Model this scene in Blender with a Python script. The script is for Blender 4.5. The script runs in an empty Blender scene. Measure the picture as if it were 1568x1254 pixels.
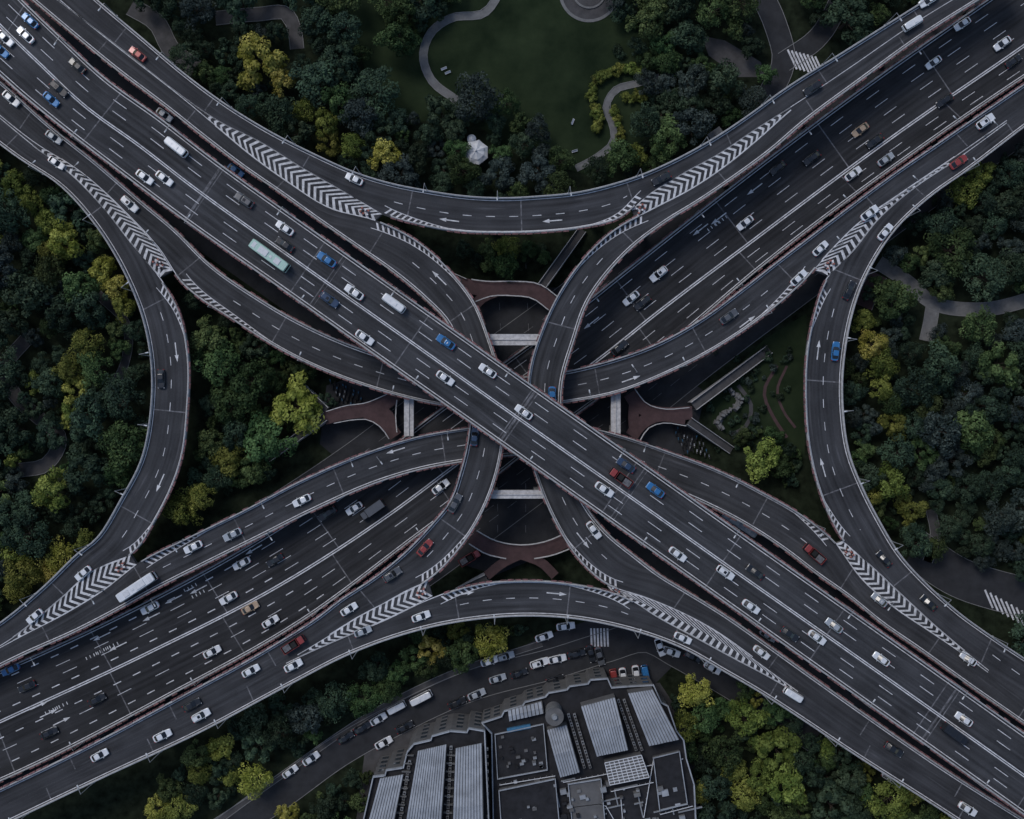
import bpy, math, random
import numpy as np
from mathutils import Vector, geometry
random.seed(7); np.random.seed(7)
H=280.0; S=0.173; CX,CY=784.0,627.0
scene=bpy.context.scene
def W(x,y,z=0.0):
    k=S*(H-z)/H
    return ((x-CX)*k, -(y-CY)*k)
# ---------------------------------------------------------------- materials
def newmat(name):
    m=bpy.data.materials.new(name); m.use_nodes=True
    nt=m.node_tree; b=nt.nodes['Principled BSDF']; return m,nt,b
def N(nt,t,**k):
    n=nt.nodes.new(t)
    for a,v in k.items(): setattr(n,a,v)
    return n
def mat(name,col,rough=0.8,var=0.25,scale=0.6,metal=0.0,spec=0.3,col2=None,detail=6,coat=0):
    m,nt,b=newmat(name)
    tc=N(nt,'ShaderNodeTexCoord'); no=N(nt,'ShaderNodeTexNoise'); no.inputs['Scale'].default_value=scale; no.inputs['Detail'].default_value=detail
    no.inputs['Roughness'].default_value=0.65
    nt.links.new(tc.outputs['Object'],no.inputs['Vector'])
    r=N(nt,'ShaderNodeValToRGB'); r.color_ramp.elements[0].position=0.3; r.color_ramp.elements[1].position=0.7
    c1=[c*(1-var) for c in col]; c2=[min(1,c*(1+var)) for c in (col2 or col)]
    r.color_ramp.elements[0].color=(*c1,1); r.color_ramp.elements[1].color=(*c2,1)
    nt.links.new(no.outputs['Fac'],r.inputs['Fac']); nt.links.new(r.outputs['Color'],b.inputs['Base Color'])
    b.inputs['Roughness'].default_value=rough; b.inputs['Metallic'].default_value=metal
    b.inputs['Specular IOR Level'].default_value=spec; b.inputs['Coat Weight'].default_value=coat
    return m
def math_(nt,op,a,b=None):
    n=N(nt,'ShaderNodeMath',operation=op)
    for i,v in enumerate((a,b)):
        if v is None: continue
        if isinstance(v,(int,float)): n.inputs[i].default_value=v
        else: nt.links.new(v,n.inputs[i])
    return n.outputs[0]
def asphalt(name,base,tint=(0.98,1.0,1.10)):
    m,nt,b=newmat(name)
    uv=N(nt,'ShaderNodeUVMap'); sep=N(nt,'ShaderNodeSeparateXYZ'); nt.links.new(uv.outputs[0],sep.inputs[0])
    mp=N(nt,'ShaderNodeMapping'); mp.inputs['Scale'].default_value=(1.3,0.035,1); nt.links.new(uv.outputs[0],mp.inputs[0])
    n1=N(nt,'ShaderNodeTexNoise'); n1.inputs['Scale'].default_value=1.0; n1.inputs['Detail'].default_value=5; nt.links.new(mp.outputs[0],n1.inputs['Vector'])
    tc=N(nt,'ShaderNodeTexCoord')
    n2=N(nt,'ShaderNodeTexNoise'); n2.inputs['Scale'].default_value=0.12; n2.inputs['Detail'].default_value=6; nt.links.new(tc.outputs['Object'],n2.inputs['Vector'])
    n3=N(nt,'ShaderNodeTexNoise'); n3.inputs['Scale'].default_value=3.0; n3.inputs['Detail'].default_value=4; nt.links.new(tc.outputs['Object'],n3.inputs['Vector'])
    tyre=math_(nt,'COSINE',math_(nt,'MULTIPLY',sep.outputs[0],2*math.pi/1.72))
    v=math_(nt,'ADD',math_(nt,'MULTIPLY',math_(nt,'SUBTRACT',n1.outputs['Fac'],0.5),1.5),1.0)
    v=math_(nt,'ADD',v,math_(nt,'MULTIPLY',math_(nt,'SUBTRACT',n2.outputs['Fac'],0.5),1.2))
    v=math_(nt,'ADD',v,math_(nt,'MULTIPLY',math_(nt,'SUBTRACT',n3.outputs['Fac'],0.5),0.5))
    v=math_(nt,'ADD',v,math_(nt,'MULTIPLY',tyre,0.08))
    mp3=N(nt,'ShaderNodeMapping'); mp3.inputs['Scale'].default_value=(0.9,0.06,1); mp3.inputs['Location'].default_value=(13,7,0); nt.links.new(uv.outputs[0],mp3.inputs[0])
    n4=N(nt,'ShaderNodeTexNoise'); n4.inputs['Scale'].default_value=1.0; n4.inputs['Detail'].default_value=7; nt.links.new(mp3.outputs[0],n4.inputs['Vector'])
    v=math_(nt,'ADD',v,math_(nt,'MULTIPLY',math_(nt,'MAXIMUM',math_(nt,'SUBTRACT',n4.outputs['Fac'],0.62),0.0),7.0))
    mp2=N(nt,'ShaderNodeMapping'); mp2.inputs['Scale'].default_value=(0.29,0.03,1); nt.links.new(uv.outputs[0],mp2.inputs[0])
    vo=N(nt,'ShaderNodeTexVoronoi'); vo.distance='CHEBYCHEV'; vo.inputs['Scale'].default_value=1.0; nt.links.new(mp2.outputs[0],vo.inputs['Vector'])
    sc=N(nt,'ShaderNodeSeparateColor'); nt.links.new(vo.outputs['Color'],sc.inputs[0])
    v=math_(nt,'ADD',v,math_(nt,'MULTIPLY',math_(nt,'SUBTRACT',sc.outputs[0],0.5),0.18))
    cmb=N(nt,'ShaderNodeCombineColor')
    for i in range(3): nt.links.new(math_(nt,'MULTIPLY',v,base*tint[i]),cmb.inputs[i])
    nt.links.new(cmb.outputs[0],b.inputs['Base Color']); b.inputs['Roughness'].default_value=0.8; b.inputs['Specular IOR Level'].default_value=0.2
    return m
M={}
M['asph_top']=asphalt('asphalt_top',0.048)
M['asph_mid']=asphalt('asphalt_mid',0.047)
M['asph_low_shaded']=asphalt('asphalt_low_shaded',0.032)  # lower level: shade from the decks above painted in as a darker base
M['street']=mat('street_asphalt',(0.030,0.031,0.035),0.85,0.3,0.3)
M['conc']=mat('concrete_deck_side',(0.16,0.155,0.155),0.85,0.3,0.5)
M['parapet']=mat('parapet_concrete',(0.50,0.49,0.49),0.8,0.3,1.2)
M['paint']=mat('road_paint',(0.60,0.60,0.62),0.7,0.35,0.9,detail=8)
M['paint2']=mat('road_paint_fresh',(0.58,0.58,0.59),0.7,0.4,1.0,detail=8)
M['joint']=mat('expansion_joint',(0.13,0.13,0.14),0.8,0.7,0.9)
M['flowers']=mat('planter_flowers',(0.045,0.042,0.035),0.9,0.2,0.8,col2=(0.27,0.13,0.135),detail=8)
M['redwalk']=mat('footbridge_red',(0.072,0.042,0.043),0.8,0.25,0.5)
M['paving']=mat('path_paving',(0.16,0.16,0.16),0.85,0.25,0.6)
M['pavdark']=mat('paving_dark',(0.068,0.066,0.068),0.85,0.3,0.4)
M['kerb']=mat('kerb_stone',(0.2,0.2,0.2),0.8,0.2,1)
M['grass']=mat('lawn_grass',(0.013,0.024,0.012),0.95,0.3,0.08,spec=0.05,col2=(0.024,0.035,0.017),detail=10)
M['ground']=mat('undergrowth_soil',(0.009,0.013,0.008),0.95,0.5,0.35,spec=0.05,col2=(0.018,0.024,0.014))
M['white']=mat('white_metal',(0.65,0.66,0.68),0.5,0.1,2)
M['steel']=mat('grey_steel',(0.3,0.31,0.32),0.5,0.15,2,metal=0.3)
M['roofrib']=mat('ribbed_roof_panel',(0.33,0.35,0.38),0.6,0.25,0.35)
M['roofdark']=mat('bitumen_roof',(0.022,0.022,0.025),0.9,0.4,0.4)
M['wall']=mat('building_wall',(0.12,0.118,0.118),0.85,0.2,0.4)
M['glassb']=mat('window_glass',(0.03,0.04,0.05),0.15,0.2,0.5,spec=0.6)
M['blue']=mat('blue_cover',(0.05,0.16,0.28),0.6,0.2,1)
M['trunk']=mat('bark',(0.06,0.045,0.035),0.9,0.3,2)
M['black']=mat('black_rubber',(0.015,0.015,0.015),0.7,0.1,2)
M['glass']=mat('car_glass',(0.012,0.014,0.018),0.12,0.1,1,spec=0.7)
M['head']=mat('headlamp',(0.7,0.7,0.72),0.2,0.05,1)
M['tail']=mat('taillamp',(0.35,0.01,0.01),0.3,0.05,1)
M['orange']=mat('orange_plastic',(0.34,0.11,0.08),0.7,0.3,2)
def leafmat(name,cd,cl,rv=0.35):
    m,nt,b=newmat(name)
    at=N(nt,'ShaderNodeAttribute'); at.attribute_name='clump'
    oi=N(nt,'ShaderNodeObjectInfo')
    mx=N(nt,'ShaderNodeMix',data_type='RGBA'); 
    mx.inputs[6].default_value=(*cd,1); mx.inputs[7].default_value=(*cl,1)
    nt.links.new(at.outputs['Fac'],mx.inputs[0])
    hs=N(nt,'ShaderNodeHueSaturation')
    nt.links.new(mx.outputs[2],hs.inputs['Color'])
    nt.links.new(math_(nt,'ADD',math_(nt,'MULTIPLY',oi.outputs['Random'],rv),1-rv*0.5),hs.inputs['Value'])
    r2=math_(nt,'FRACT',math_(nt,'MULTIPLY',oi.outputs['Random'],17.3))
    nt.links.new(math_(nt,'ADD',math_(nt,'MULTIPLY',r2,0.06),0.475),hs.inputs['Hue'])
    nt.links.new(hs.outputs[0],b.inputs['Base Color']); b.inputs['Roughness'].default_value=0.75; b.inputs['Specular IOR Level'].default_value=0.15
    return m
LEAF={'dark':leafmat('leaves_dark',(0.012,0.026,0.016),(0.062,0.096,0.055),0.9),
      'mid':leafmat('leaves_mid',(0.022,0.042,0.015),(0.105,0.15,0.055),0.9),
      'teal':leafmat('leaves_bluish',(0.016,0.027,0.025),(0.075,0.098,0.085),0.7),
      'yel':leafmat('leaves_yellow',(0.17,0.175,0.025),(0.50,0.46,0.12),0.3),
      'yg':leafmat('leaves_yellowgreen',(0.07,0.092,0.018),(0.27,0.29,0.07),0.7)}
# ---------------------------------------------------------------- mesh builder
class MB:
    def __init__(s): s.v=[];s.f=[];s.m=[];s.uv={}
    def add(s,vs,fs,mi):
        o=len(s.v); s.v+= [tuple(map(float,v)) for v in vs]
        for f in fs: s.f.append(tuple(i+o for i in f)); s.m.append(mi)
        return o
    def box(s,cx,cy,z0,lx,ly,lz,ang=0,mi=0,tx=1.0,ty=1.0):
        c,n=math.cos(ang),math.sin(ang); vs=[]
        for k,(zz,sx,sy) in enumerate(((z0,1,1),(z0+lz,tx,ty))):
            for a,b in ((-1,-1),(1,-1),(1,1),(-1,1)):
                x=a*lx/2*sx;y=b*ly/2*sy
                vs.append((cx+x*c-y*n,cy+x*n+y*c,zz))
        s.add(vs,[(3,2,1,0),(4,5,6,7),(0,1,5,4),(1,2,6,5),(2,3,7,6),(3,0,4,7)],mi)
    def cyl(s,cx,cy,z0,r0,r1,h,n=10,mi=0):
        vs=[(cx+r0*math.cos(2*math.pi*i/n),cy+r0*math.sin(2*math.pi*i/n),z0) for i in range(n)]
        vs+=[(cx+r1*math.cos(2*math.pi*i/n),cy+r1*math.sin(2*math.pi*i/n),z0+h) for i in range(n)]
        s.add(vs,[(i,(i+1)%n,n+(i+1)%n,n+i) for i in range(n)]+[tuple(range(n,2*n)),tuple(range(n-1,-1,-1))],mi)
    def poly(s,pts,z,mi):
        tri=geometry.tessellate_polygon([[Vector((p[0],p[1],0)) for p in pts]])
        o=len(s.v); s.v+=[(p[0],p[1],z) for p in pts]
        for t in tri:
            a,b,c=[pts[i] for i in t]
            ar=(b[0]-a[0])*(c[1]-a[1])-(b[1]-a[1])*(c[0]-a[0])
            t=t if ar>0 else t[::-1]
            s.f.append(tuple(i+o for i in t)); s.m.append(mi)
    def prism(s,pts,z0,z1,mi_top,mi_side):
        s.poly(pts,z1,mi_top)
        n=len(pts)
        s.add([(p[0],p[1],z0) for p in pts]+[(p[0],p[1],z1) for p in pts],[(i,(i+1)%n,n+(i+1)%n,n+i) for i in range(n)],mi_side)
    def build(s,name,mats,parent=None,smooth=False):
        me=bpy.data.meshes.new(name); me.from_pydata(s.v,[],s.f)
        for m in mats: me.materials.append(m)
        me.polygons.foreach_set('material_index',s.m)
        if s.uv:
            l=me.uv_layers.new(name='UVMap'); idx=np.zeros(len(me.loops),dtype=np.int32); me.loops.foreach_get('vertex_index',idx)
            arr=np.zeros((len(me.vertices),2),dtype=np.float32)
            for k,u in s.uv.items(): arr[k]=u
            l.data.foreach_set('uv',arr[idx].ravel())
        if smooth: me.polygons.foreach_set('use_smooth',[True]*len(me.polygons))
        me.update()
        o=bpy.data.objects.new(name,me); scene.collection.objects.link(o)
        if parent: o.parent=parent
        return o
def empty(name):
    o=bpy.data.objects.new(name,None); scene.collection.objects.link(o); o.empty_display_size=1; return o
def spline(st,n=8,ext=0):
    P=np.array(st,dtype=float)
    if ext:
        d0=P[0]-P[1]; L=np.hypot(d0[0],d0[1]); P=np.vstack([P[0]+d0/L*ext,P])
        d1=P[-1]-P[-2]; L=np.hypot(d1[0],d1[1]); P=np.vstack([P,P[-1]+d1/L*ext])
    m=P if P.shape[1]==2 else (P[:,:2]+P[:,2:4])/2
    h=np.hypot(*np.diff(m,axis=0).T); h=np.maximum(h,1e-3)
    d=np.diff(P,axis=0)/h[:,None]
    T=np.zeros_like(P); T[0]=d[0];T[-1]=d[-1]
    for i in range(1,len(P)-1): T[i]=(d[i-1]*h[i]+d[i]*h[i-1])/(h[i-1]+h[i])
    out=[]
    for i in range(len(P)-1):
        for k in range(n):
            t=k/n; t2=t*t;t3=t2*t
            out.append((2*t3-3*t2+1)*P[i]+(t3-2*t2+t)*h[i]*T[i]+(-2*t3+3*t2)*P[i+1]+(t3-t2)*h[i]*T[i+1])
    out.append(P[-1]); return np.array(out)
def arclen(P): return np.concatenate([[0],np.cumsum(np.hypot(*np.diff(P,axis=0).T))])
def seg(P,s,q): return np.stack([np.interp(q,s,P[:,0]),np.interp(q,s,P[:,1])],1)
def path_strip(mb,P,w,z,mi,dash=None,s0=0,s1=None,h=0,start=0):
    s=arclen(P); s1=s[-1] if s1 is None else min(s1,s[-1])
    segs=[]
    if dash:
        a=s0+start
        while a<s1: segs.append((a,min(a+dash[0],s1))); a+=dash[0]+dash[1]
    else: segs=[(s0,s1)]
    for a,b in segs:
        if b-a<0.05: continue
        k=max(2,int((b-a)/2.2)+2); q=np.linspace(a,b,k); C=seg(P,s,q)
        T=np.gradient(C,axis=0); T/=np.maximum(np.hypot(T[:,0],T[:,1]),1e-9)[:,None]
        Nn=np.stack([-T[:,1],T[:,0]],1)*w/2
        L=C+Nn;R=C-Nn
        if h==0:
            vs=[(*p,z) for p in L]+[(*p,z) for p in R]
            mb.add(vs,[(i,k+i,k+i+1,i+1) for i in range(k-1)],mi)
        else:
            vs=[(*p,z) for p in L]+[(*p,z) for p in R]+[(*p,z+h) for p in L]+[(*p,z+h) for p in R]
            fs=[]
            for i in range(k-1):
                fs+=[(2*k+i,3*k+i,3*k+i+1,2*k+i+1),(i+1,2*k+i+1,2*k+i,i)[::-1],(k+i,k+i+1,3*k+i+1,3*k+i)]
            fs+=[(0,k,3*k,2*k),(k-1,3*k-1,4*k-1,2*k-1)[::1]]
            mb.add(vs,fs,mi)
# ---------------------------------------------------------------- elevated roads
RIB=[]
class Rib:
    def __init__(s,name,st,z,ext=150,n=8):
        s.name=name;s.z=z
        sp=spline(st,n,ext); s.n=n; s.off=1 if ext else 0
        s.a=sp[:,:2]; s.b=sp[:,2:4]
        k=S*(H-z)/H
        tr=lambda P: np.stack([(P[:,0]-CX)*k,-(P[:,1]-CY)*k],1)
        s.A=tr(s.a); s.B=tr(s.b); s.Mid=(s.A+s.B)/2; D=s.B-s.A; s.w=np.hypot(D[:,0],D[:,1]); s.D=D/s.w[:,None]; s.s=arclen(s.Mid)
        RIB.append(s)
    def idx(s,i):
        if i is None: return None
        return int(round((i+s.off)*s.n))
    def path(s,f,off=0,i0=None,i1=None):
        P=s.A+(s.B-s.A)*f+s.D*off
        a=0 if i0 is None else s.idx(i0); b=len(P) if i1 is None else s.idx(i1)+1
        return P[a:b]
def deck(r,parent,am,zoff=0,thick=1.5,skirt=True):
    mb=MB(); n=len(r.A)
    vs=[];z=r.z+zoff
    for i in range(n): vs.append((*r.A[i],z)); 
    for i in range(n): vs.append((*r.B[i],z))
    o=mb.add(vs,[(i,n+i,n+i+1,i+1) for i in range(n-1)],0)
    for i in range(n):
        mb.uv[i]=(0,r.s[i]); mb.uv[n+i]=(r.w[i],r.s[i])
    z1=z-0.6; z2=z-thick
    ins=np.minimum(r.w*0.22,2.2)
    Ai=r.A+r.D*ins[:,None]; Bi=r.B-r.D*ins[:,None]
    rows=[[(*p,z) for p in r.A],[(*p,z1) for p in r.A],[(*p,z2) for p in Ai],[(*p,z2) for p in Bi],[(*p,z1) for p in r.B],[(*p,z) for p in r.B]]
    vs=[v for row in rows for v in row]
    fs=[]
    for q in range(5):
        for i in range(n-1): fs.append((q*n+i,(q+1)*n+i,(q+1)*n+i+1,q*n+i+1)[::-1])
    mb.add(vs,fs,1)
    f0=mb.f[0]; a,b,c=[Vector(mb.v[i]) for i in f0[:3]]
    if (b-a).cross(c-a).z<0: mb.f=[f[::-1] for f in mb.f]
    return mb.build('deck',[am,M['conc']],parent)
def parapet(mb,r,side,i0=None,i1=None,flowers=True):
    f=0 if side=='a' else 1; sg=1 if side=='a' else -1
    P=r.path(f,sg*0.18,i0,i1)
    path_strip(mb,P,0.34,r.z+0.0,0,h=0.95)
    P2=r.path(f,sg*0.18,i0,i1); path_strip(mb,P2,0.10,r.z+1.15,3,h=0.07)
    path_strip(mb,P2,0.1,r.z+0.95,3,dash=(0.1,2.9),h=0.2)
    if flowers:
        P=r.path(f,-sg*0.17,i0,i1); s=arclen(P); q=0
        while q<s[-1]-1.6:
            if random.random()<.86:
                path_strip(mb,P,random.uniform(.26,.42),r.z+0.35,1,s0=q,s1=q+1.5,h=random.uniform(.5,.75))
            q+=1.8
def piers(mb,r,step=26,start=8,wid=1.6):
    q=start
    while q<r.s[-1]-3:
        c=seg(r.Mid,r.s,[q])[0]; w=float(np.interp(q,r.s,r.w)); d=np.array([np.interp(q,r.s,r.D[:,0]),np.interp(q,r.s,r.D[:,1])])
        offs=[-w*0.27,w*0.27] if w>12 else [0]
        for o in offs:
            p=c+d*o; bad=False
            for r2 in RIB:
                if r2.z<r.z-2:
                    dist=np.hypot(*(r2.Mid-p).T); j=dist.argmin()
                    if dist[j]<r2.w[j]/2+1.5: bad=True
            if not bad: 
                an=math.atan2(d[1],d[0]); mb.box(p[0],p[1],0,wid,wid,r.z-2.2,an,2); mb.box(p[0],p[1],r.z-2.4,min(w*0.5,4.5),2,1.0,an,2)
        q+=step
A_=[(-30,-66,-90,46),(35,0,-25,94),(95,58,38,149),(160,118,98,198),(245,180,184,264),(320,238,262,323),(482,354,424,438),(670,487,612,571),(822,595,764,678),(990,713,932,797),(1155,830,1097,914),(1300,932,1242,1017),(1568,1122,1510,1207),(1680,1202,1622,1287)]
T_=[(85,-60,55,-25),(150,0,125,28),(215,55,195,82),(290,118,272,142),(350,162,334,185),(410,199,396,216),(480,235,466,259),(550,266,534,298),(600,281,585,328),(650,291,642,345),(710,300,706,356),(770,303,770,358),(830,300,834,356),(880,295,890,350),(930,284,948,335),(975,270,985,305),(1030,246,1042,268),(1090,213,1100,236),(1150,173,1160,196),(1195,140,1211,164),(1290,80,1304,102),(1385,20,1397,38),(1490,-45,1502,-26)]
N1_=[(58,-30,32,-14),(125,28,108,50),(195,84,176,106),(272,144,255,166),(330,192,313,212),(388,240,372,257),(445,281,430,297),(505,318,487,338),(575,337,548,380),(640,370,605,420),(690,415,650,458),(728,465,685,495),(750,520,701,535),(766,575,715,582),(772,630,720,630),(769,690,715,682),(757,740,705,722),(736,790,690,765),(705,838,660,803),(660,885,620,845),(600,918,572,884),(545,947,520,918),(505,972,488,943),(438,1013,422,985),(292,1093,278,1065),(145,1166,134,1142),(-65,1266,-75,1243)]
N2_=[(1502,-24,1513,-8),(1397,40,1409,58),(1304,104,1318,124),(1211,168,1227,192),(1166,208,1183,230),(1110,254,1126,272),(1056,290,1073,308),(998,320,1018,342),(940,352,968,380),(893,396,926,425),(855,450,898,468),(828,508,880,520),(810,570,862,582),(808,640,860,640),(812,700,864,695),(826,745,876,730),(850,800,898,775),(885,855,930,815),(932,896,975,852),(985,914,1012,880),(1030,932,1050,903),(1092,964,1110,940),(1152,1006,1170,982),(1222,1060,1240,1032),(1312,1125,1330,1096),(1437,1207,1452,1180),(1572,1293,1590,1267)]
S_=[(-55,1292,-65,1268),(155,1192,145,1168),(305,1122,292,1095),(450,1045,438,1015),(530,1004,520,978),(600,977,592,948),(665,959,655,918),(730,948,724,895),(800,943,800,888),(870,946,876,893),(940,958,954,912),(1000,975,1010,946),(1050,995,1062,974),(1110,1029,1121,1006),(1160,1058,1174,1034),(1210,1090,1224,1063),(1300,1150,1312,1125),(1425,1230,1437,1207),(1560,1318,1572,1293)]
C_=[(-60,76,-85,110),(0,123,-22,158),(75,190,55,218),(150,250,132,270),(215,306,195,328),(270,352,243,380),(320,402,280,434),(395,455,362,493),(460,493,438,540),(530,525,514,575),(600,549,588,600),(680,570,672,620),(770,578,770,630),(850,571,858,618),(940,550,950,600),(1010,524,1030,568),(1080,484,1105,528),(1135,443,1165,487),(1190,400,1225,436),(1245,358,1270,386),(1300,316,1318,339),(1355,275,1378,297),(1440,216,1462,240),(1568,128,1588,152),(1640,78,1660,103)]
W_=[(-110,140,-85,112),(-45,187,-24,161),(28,242,50,222),(95,287,114,270),(143,340,164,324),(182,400,208,380),(206,450,243,422),(220,490,272,468),(232,555,290,545),(232,620,289,625),(218,700,277,712),(185,765,240,795),(150,822,200,850),(118,848,143,874),(72,893,95,915),(0,953,20,976),(-80,1000,-65,1025)]
F_=[(-65,1027,-53,1048),(20,980,33,1005),(105,936,120,966),(160,902,178,936),(208,864,232,906),(290,822,311,866),(370,783,392,826),(460,736,480,782),(560,693,576,740),(640,668,650,718),(715,655,720,706),(800,645,800,697),(880,650,872,702),(955,668,940,722),(1020,690,1000,740),(1100,720,1075,770),(1170,755,1143,805),(1230,790,1200,842),(1278,830,1250,880),(1318,884,1298,914),(1370,930,1350,956),(1425,967,1405,994),(1500,1018,1483,1050),(1600,1094,1583,1120),(1680,1153,1663,1180)]
E_=[(1672,125,1660,104),(1600,172,1588,154),(1480,262,1466,243),(1420,305,1400,287),(1368,355,1343,337),(1335,405,1303,387),(1318,440,1268,422),(1300,500,1243,490),(1291,560,1233,550),(1290,620,1232,625),(1299,690,1240,700),(1322,750,1262,775),(1345,795,1290,828),(1375,845,1335,868),(1415,890,1387,917),(1465,935,1437,963),(1520,975,1502,1017),(1610,1035,1600,1093),(1690,1090,1680,1152)]
D1_=[(-115,1075,-80,1142),(-32,1040,0,1105),(184,941,220,1003),(388,830,430,895),(552,722,600,785),(640,652,690,718),(762,562,810,628),(882,474,930,540),(952,418,1000,484),(1088,310,1140,378),(1330,127,1380,200),(1518,-5,1568,70),(1610,-68,1660,5)]
D2_=[(-80,1142,-50,1218),(0,1105,30,1183),(220,1003,255,1068),(430,895,465,950),(600,785,630,828),(690,718,718,762),(810,628,838,668),(930,540,958,580),(1000,484,1030,524),(1140,378,1168,408),(1380,200,1408,229),(1568,70,1600,98),(1660,5,1690,40)]
ZA,ZN,ZC,ZD=22.5,17.0,11.5,6.0
rA=Rib('A',A_,ZA); rT=Rib('T',T_,ZN+.01,60); rN1=Rib('N1',N1_,ZN,60); rN2=Rib('N2',N2_,ZN,60); rS=Rib('S',S_,ZN+.01,60)
rC=Rib('C',C_,ZC,60); rW=Rib('W',W_,ZC+.01,60); rF=Rib('F',F_,ZC,60); rE=Rib('E',E_,ZC+.01,60); rD1=Rib('D1',D1_,ZD); rD2=Rib('D2',D2_,ZD)
DR=(2.2,3.6)
def marks(mb,r,fs,dash,i0=None,i1=None,w=0.17,mi=0,start=0):
    for f in fs: path_strip(mb,r.path(f,0,i0,i1),w,r.z+0.02,mi,dash=dash,start=start+f*3.7)
def joints(mb,r,every,start=6,w=0.3,mi=1):
    q=start
    while q<r.s[-1]:
        a=seg(r.A,r.s,[q])[0];b=seg(r.B,r.s,[q])[0]; d=(b-a)/np.hypot(*(b-a))
        path_strip(mb,np.array([a+d*0.4,b-d*0.4]),w,r.z+0.012,mi); q+=every
def tail(mb,r,side,i0,i1,w0=1.7):
    P=r.path(0 if side=='a' else 1,0,min(i0,i1),max(i0,i1)); Dd=r.D[r.idx(min(i0,i1)):r.idx(max(i0,i1))+1]*(1 if side=='a' else -1)
    if i0>i1: P=P[::-1]; Dd=Dd[::-1]
    s=arclen(P); q=.4; inner=[]
    for i in range(len(P)): inner.append(P[i]+Dd[i]*(.55+w0*(1-s[i]/s[-1])))
    inner=np.array(inner); out=P+Dd*.5
    while q<s[-1]-1.5:
        w=w0*(1-q/s[-1])
        o0=seg(out,s,[q])[0];o1=seg(out,s,[q+.55])[0];n0=seg(inner,s,[q+w*.8])[0];n1=seg(inner,s,[q+.55+w*.8])[0]
        cr=(n0[0]-o0[0])*(o1[1]-o0[1])-(n0[1]-o0[1])*(o1[0]-o0[0])
        mb.add([(*o0,r.z+.024),(*n0,r.z+.024),(*n1,r.z+.024),(*o1,r.z+.024)],[(0,1,2,3) if cr>0 else (3,2,1,0)],0); q+=1.5
    path_strip(mb,inner,.16,r.z+.028,0)
def finish(name,r,am,lanes,par,edges,every=28,pier=True,tails=()):
    e=empty(name); deck(r,e,am)
    pb=MB()
    for (side,i0,i1,fl) in par: parapet(pb,r,side,i0,i1,fl)
    if pier: piers(pb,r)
    pb.build('parapet_and_piers',[M['parapet'],M['flowers'],M['conc'],M['steel']],e)
    mk=MB()
    for (fs,dash,i0,i1,w) in lanes: marks(mk,r,fs,dash,i0,i1,w)
    for (side,off,i0,i1,w) in edges: path_strip(mk,r.path(0 if side=='a' else 1,off if side=='a' else -off,i0,i1),w,r.z+0.02,0)
    for t in tails: tail(mk,r,*t)
    joints(mk,r,every)
    mk.build('road_markings',[M['paint'],M['joint']],e)
    return e
hw=float(rA.w.mean()/2)
finish('elevated_expressway',rA,M['asph_top'],[([.185,.33,.67,.815],(4.0,7.5),None,None,.16)],[('a',None,None,True),('b',None,None,True)],
       [('a',.85,None,None,.2),('b',.85,None,None,.2),('a',hw-.24,None,None,.24),('a',hw+.24,None,None,.24)],every=31)
finish('elevated_ramp',rT,M['asph_mid'],[([.52],DR,8,14.5,.16)],[('a',None,None,False),('b',8.3,14.6,True)],[('a',.7,None,None,.2),('b',.6,9.5,13.7,.2),('b',.05,0,8,.16),('b',.05,15,22,.16)],tails=[('b',8,9.8),('b',15,13.3)])
finish('elevated_ramp',rN1,M['asph_mid'],[([.5],DR,9,19,.16)],[('b',None,None,True),('a',8.1,19.2,True)],[('b',.75,None,None,.2),('a',.6,10,17.7,.2),('a',.1,4,8,.2),('a',.1,19.3,22,.2)],tails=[('a',8,10.2),('a',19.2,17.5)])
finish('elevated_ramp',rN2,M['asph_mid'],[([.5],DR,8.5,17.5,.16)],[('b',None,None,True),('a',7.4,18.2,True)],[('b',.75,None,None,.2),('a',.6,9,16.7,.2),('a',.1,3,7.2,.2),('a',.1,18.2,22,.2)],tails=[('a',7.2,9.2),('a',18.2,16.4)])
finish('elevated_ramp',rS,M['asph_mid'],[([.5],DR,6.5,10.3,.16)],[('a',None,None,False),('b',6.4,10.2,True)],[('a',.7,None,None,.2),('b',.6,7.3,9.3,.2),('b',.1,3,6.5,.2),('b',.1,10.5,15,.2)],tails=[('b',6.3,7.6),('b',10.2,8.9)])
finish('elevated_ramp',rC,M['asph_mid'],[([.5],DR,6.6,17.6,.16)],[('a',None,None,True),('b',5.8,18.5,True)],[('a',.75,None,None,.2),('b',.6,7.4,17.4,.2),('b',.1,2.5,5.8,.2),('b',.1,18.8,22,.2)],tails=[('b',5.9,7.8),('b',18.4,17)])
finish('elevated_ramp',rW,M['asph_mid'],[([.5],DR,6.8,12,.16)],[('a',None,None,False),('b',6.3,12,True)],[('a',.7,None,None,.2),('b',.6,7.4,11.3,.2),('b',.1,2,6.4,.2),('b',.1,12,15,.2)],tails=[('b',6.3,7.6),('b',12,11.1)])
finish('elevated_ramp',rF,M['asph_mid'],[([.5],DR,4.3,18,.16)],[('b',None,None,True),('a',4.1,18,True)],[('b',.75,None,None,.2),('a',.6,5.1,17.2,.2),('a',.1,1,4,.2),('a',.1,18.2,22,.2)],tails=[('a',4.1,5.4),('a',17.9,16.7)])
finish('elevated_ramp',rE,M['asph_mid'],[([.5],DR,6.5,12,.16),([.5],(2.5,3.5),16,18,.16)],[('a',None,None,False),('b',6.1,12,True)],[('a',.7,None,None,.2),('b',.6,7,11.2,.2),('b',.1,2,6.1,.2),('b',.1,12.2,15.6,.2)],tails=[('b',6.2,7.3),('b',12,10.9)])
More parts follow.
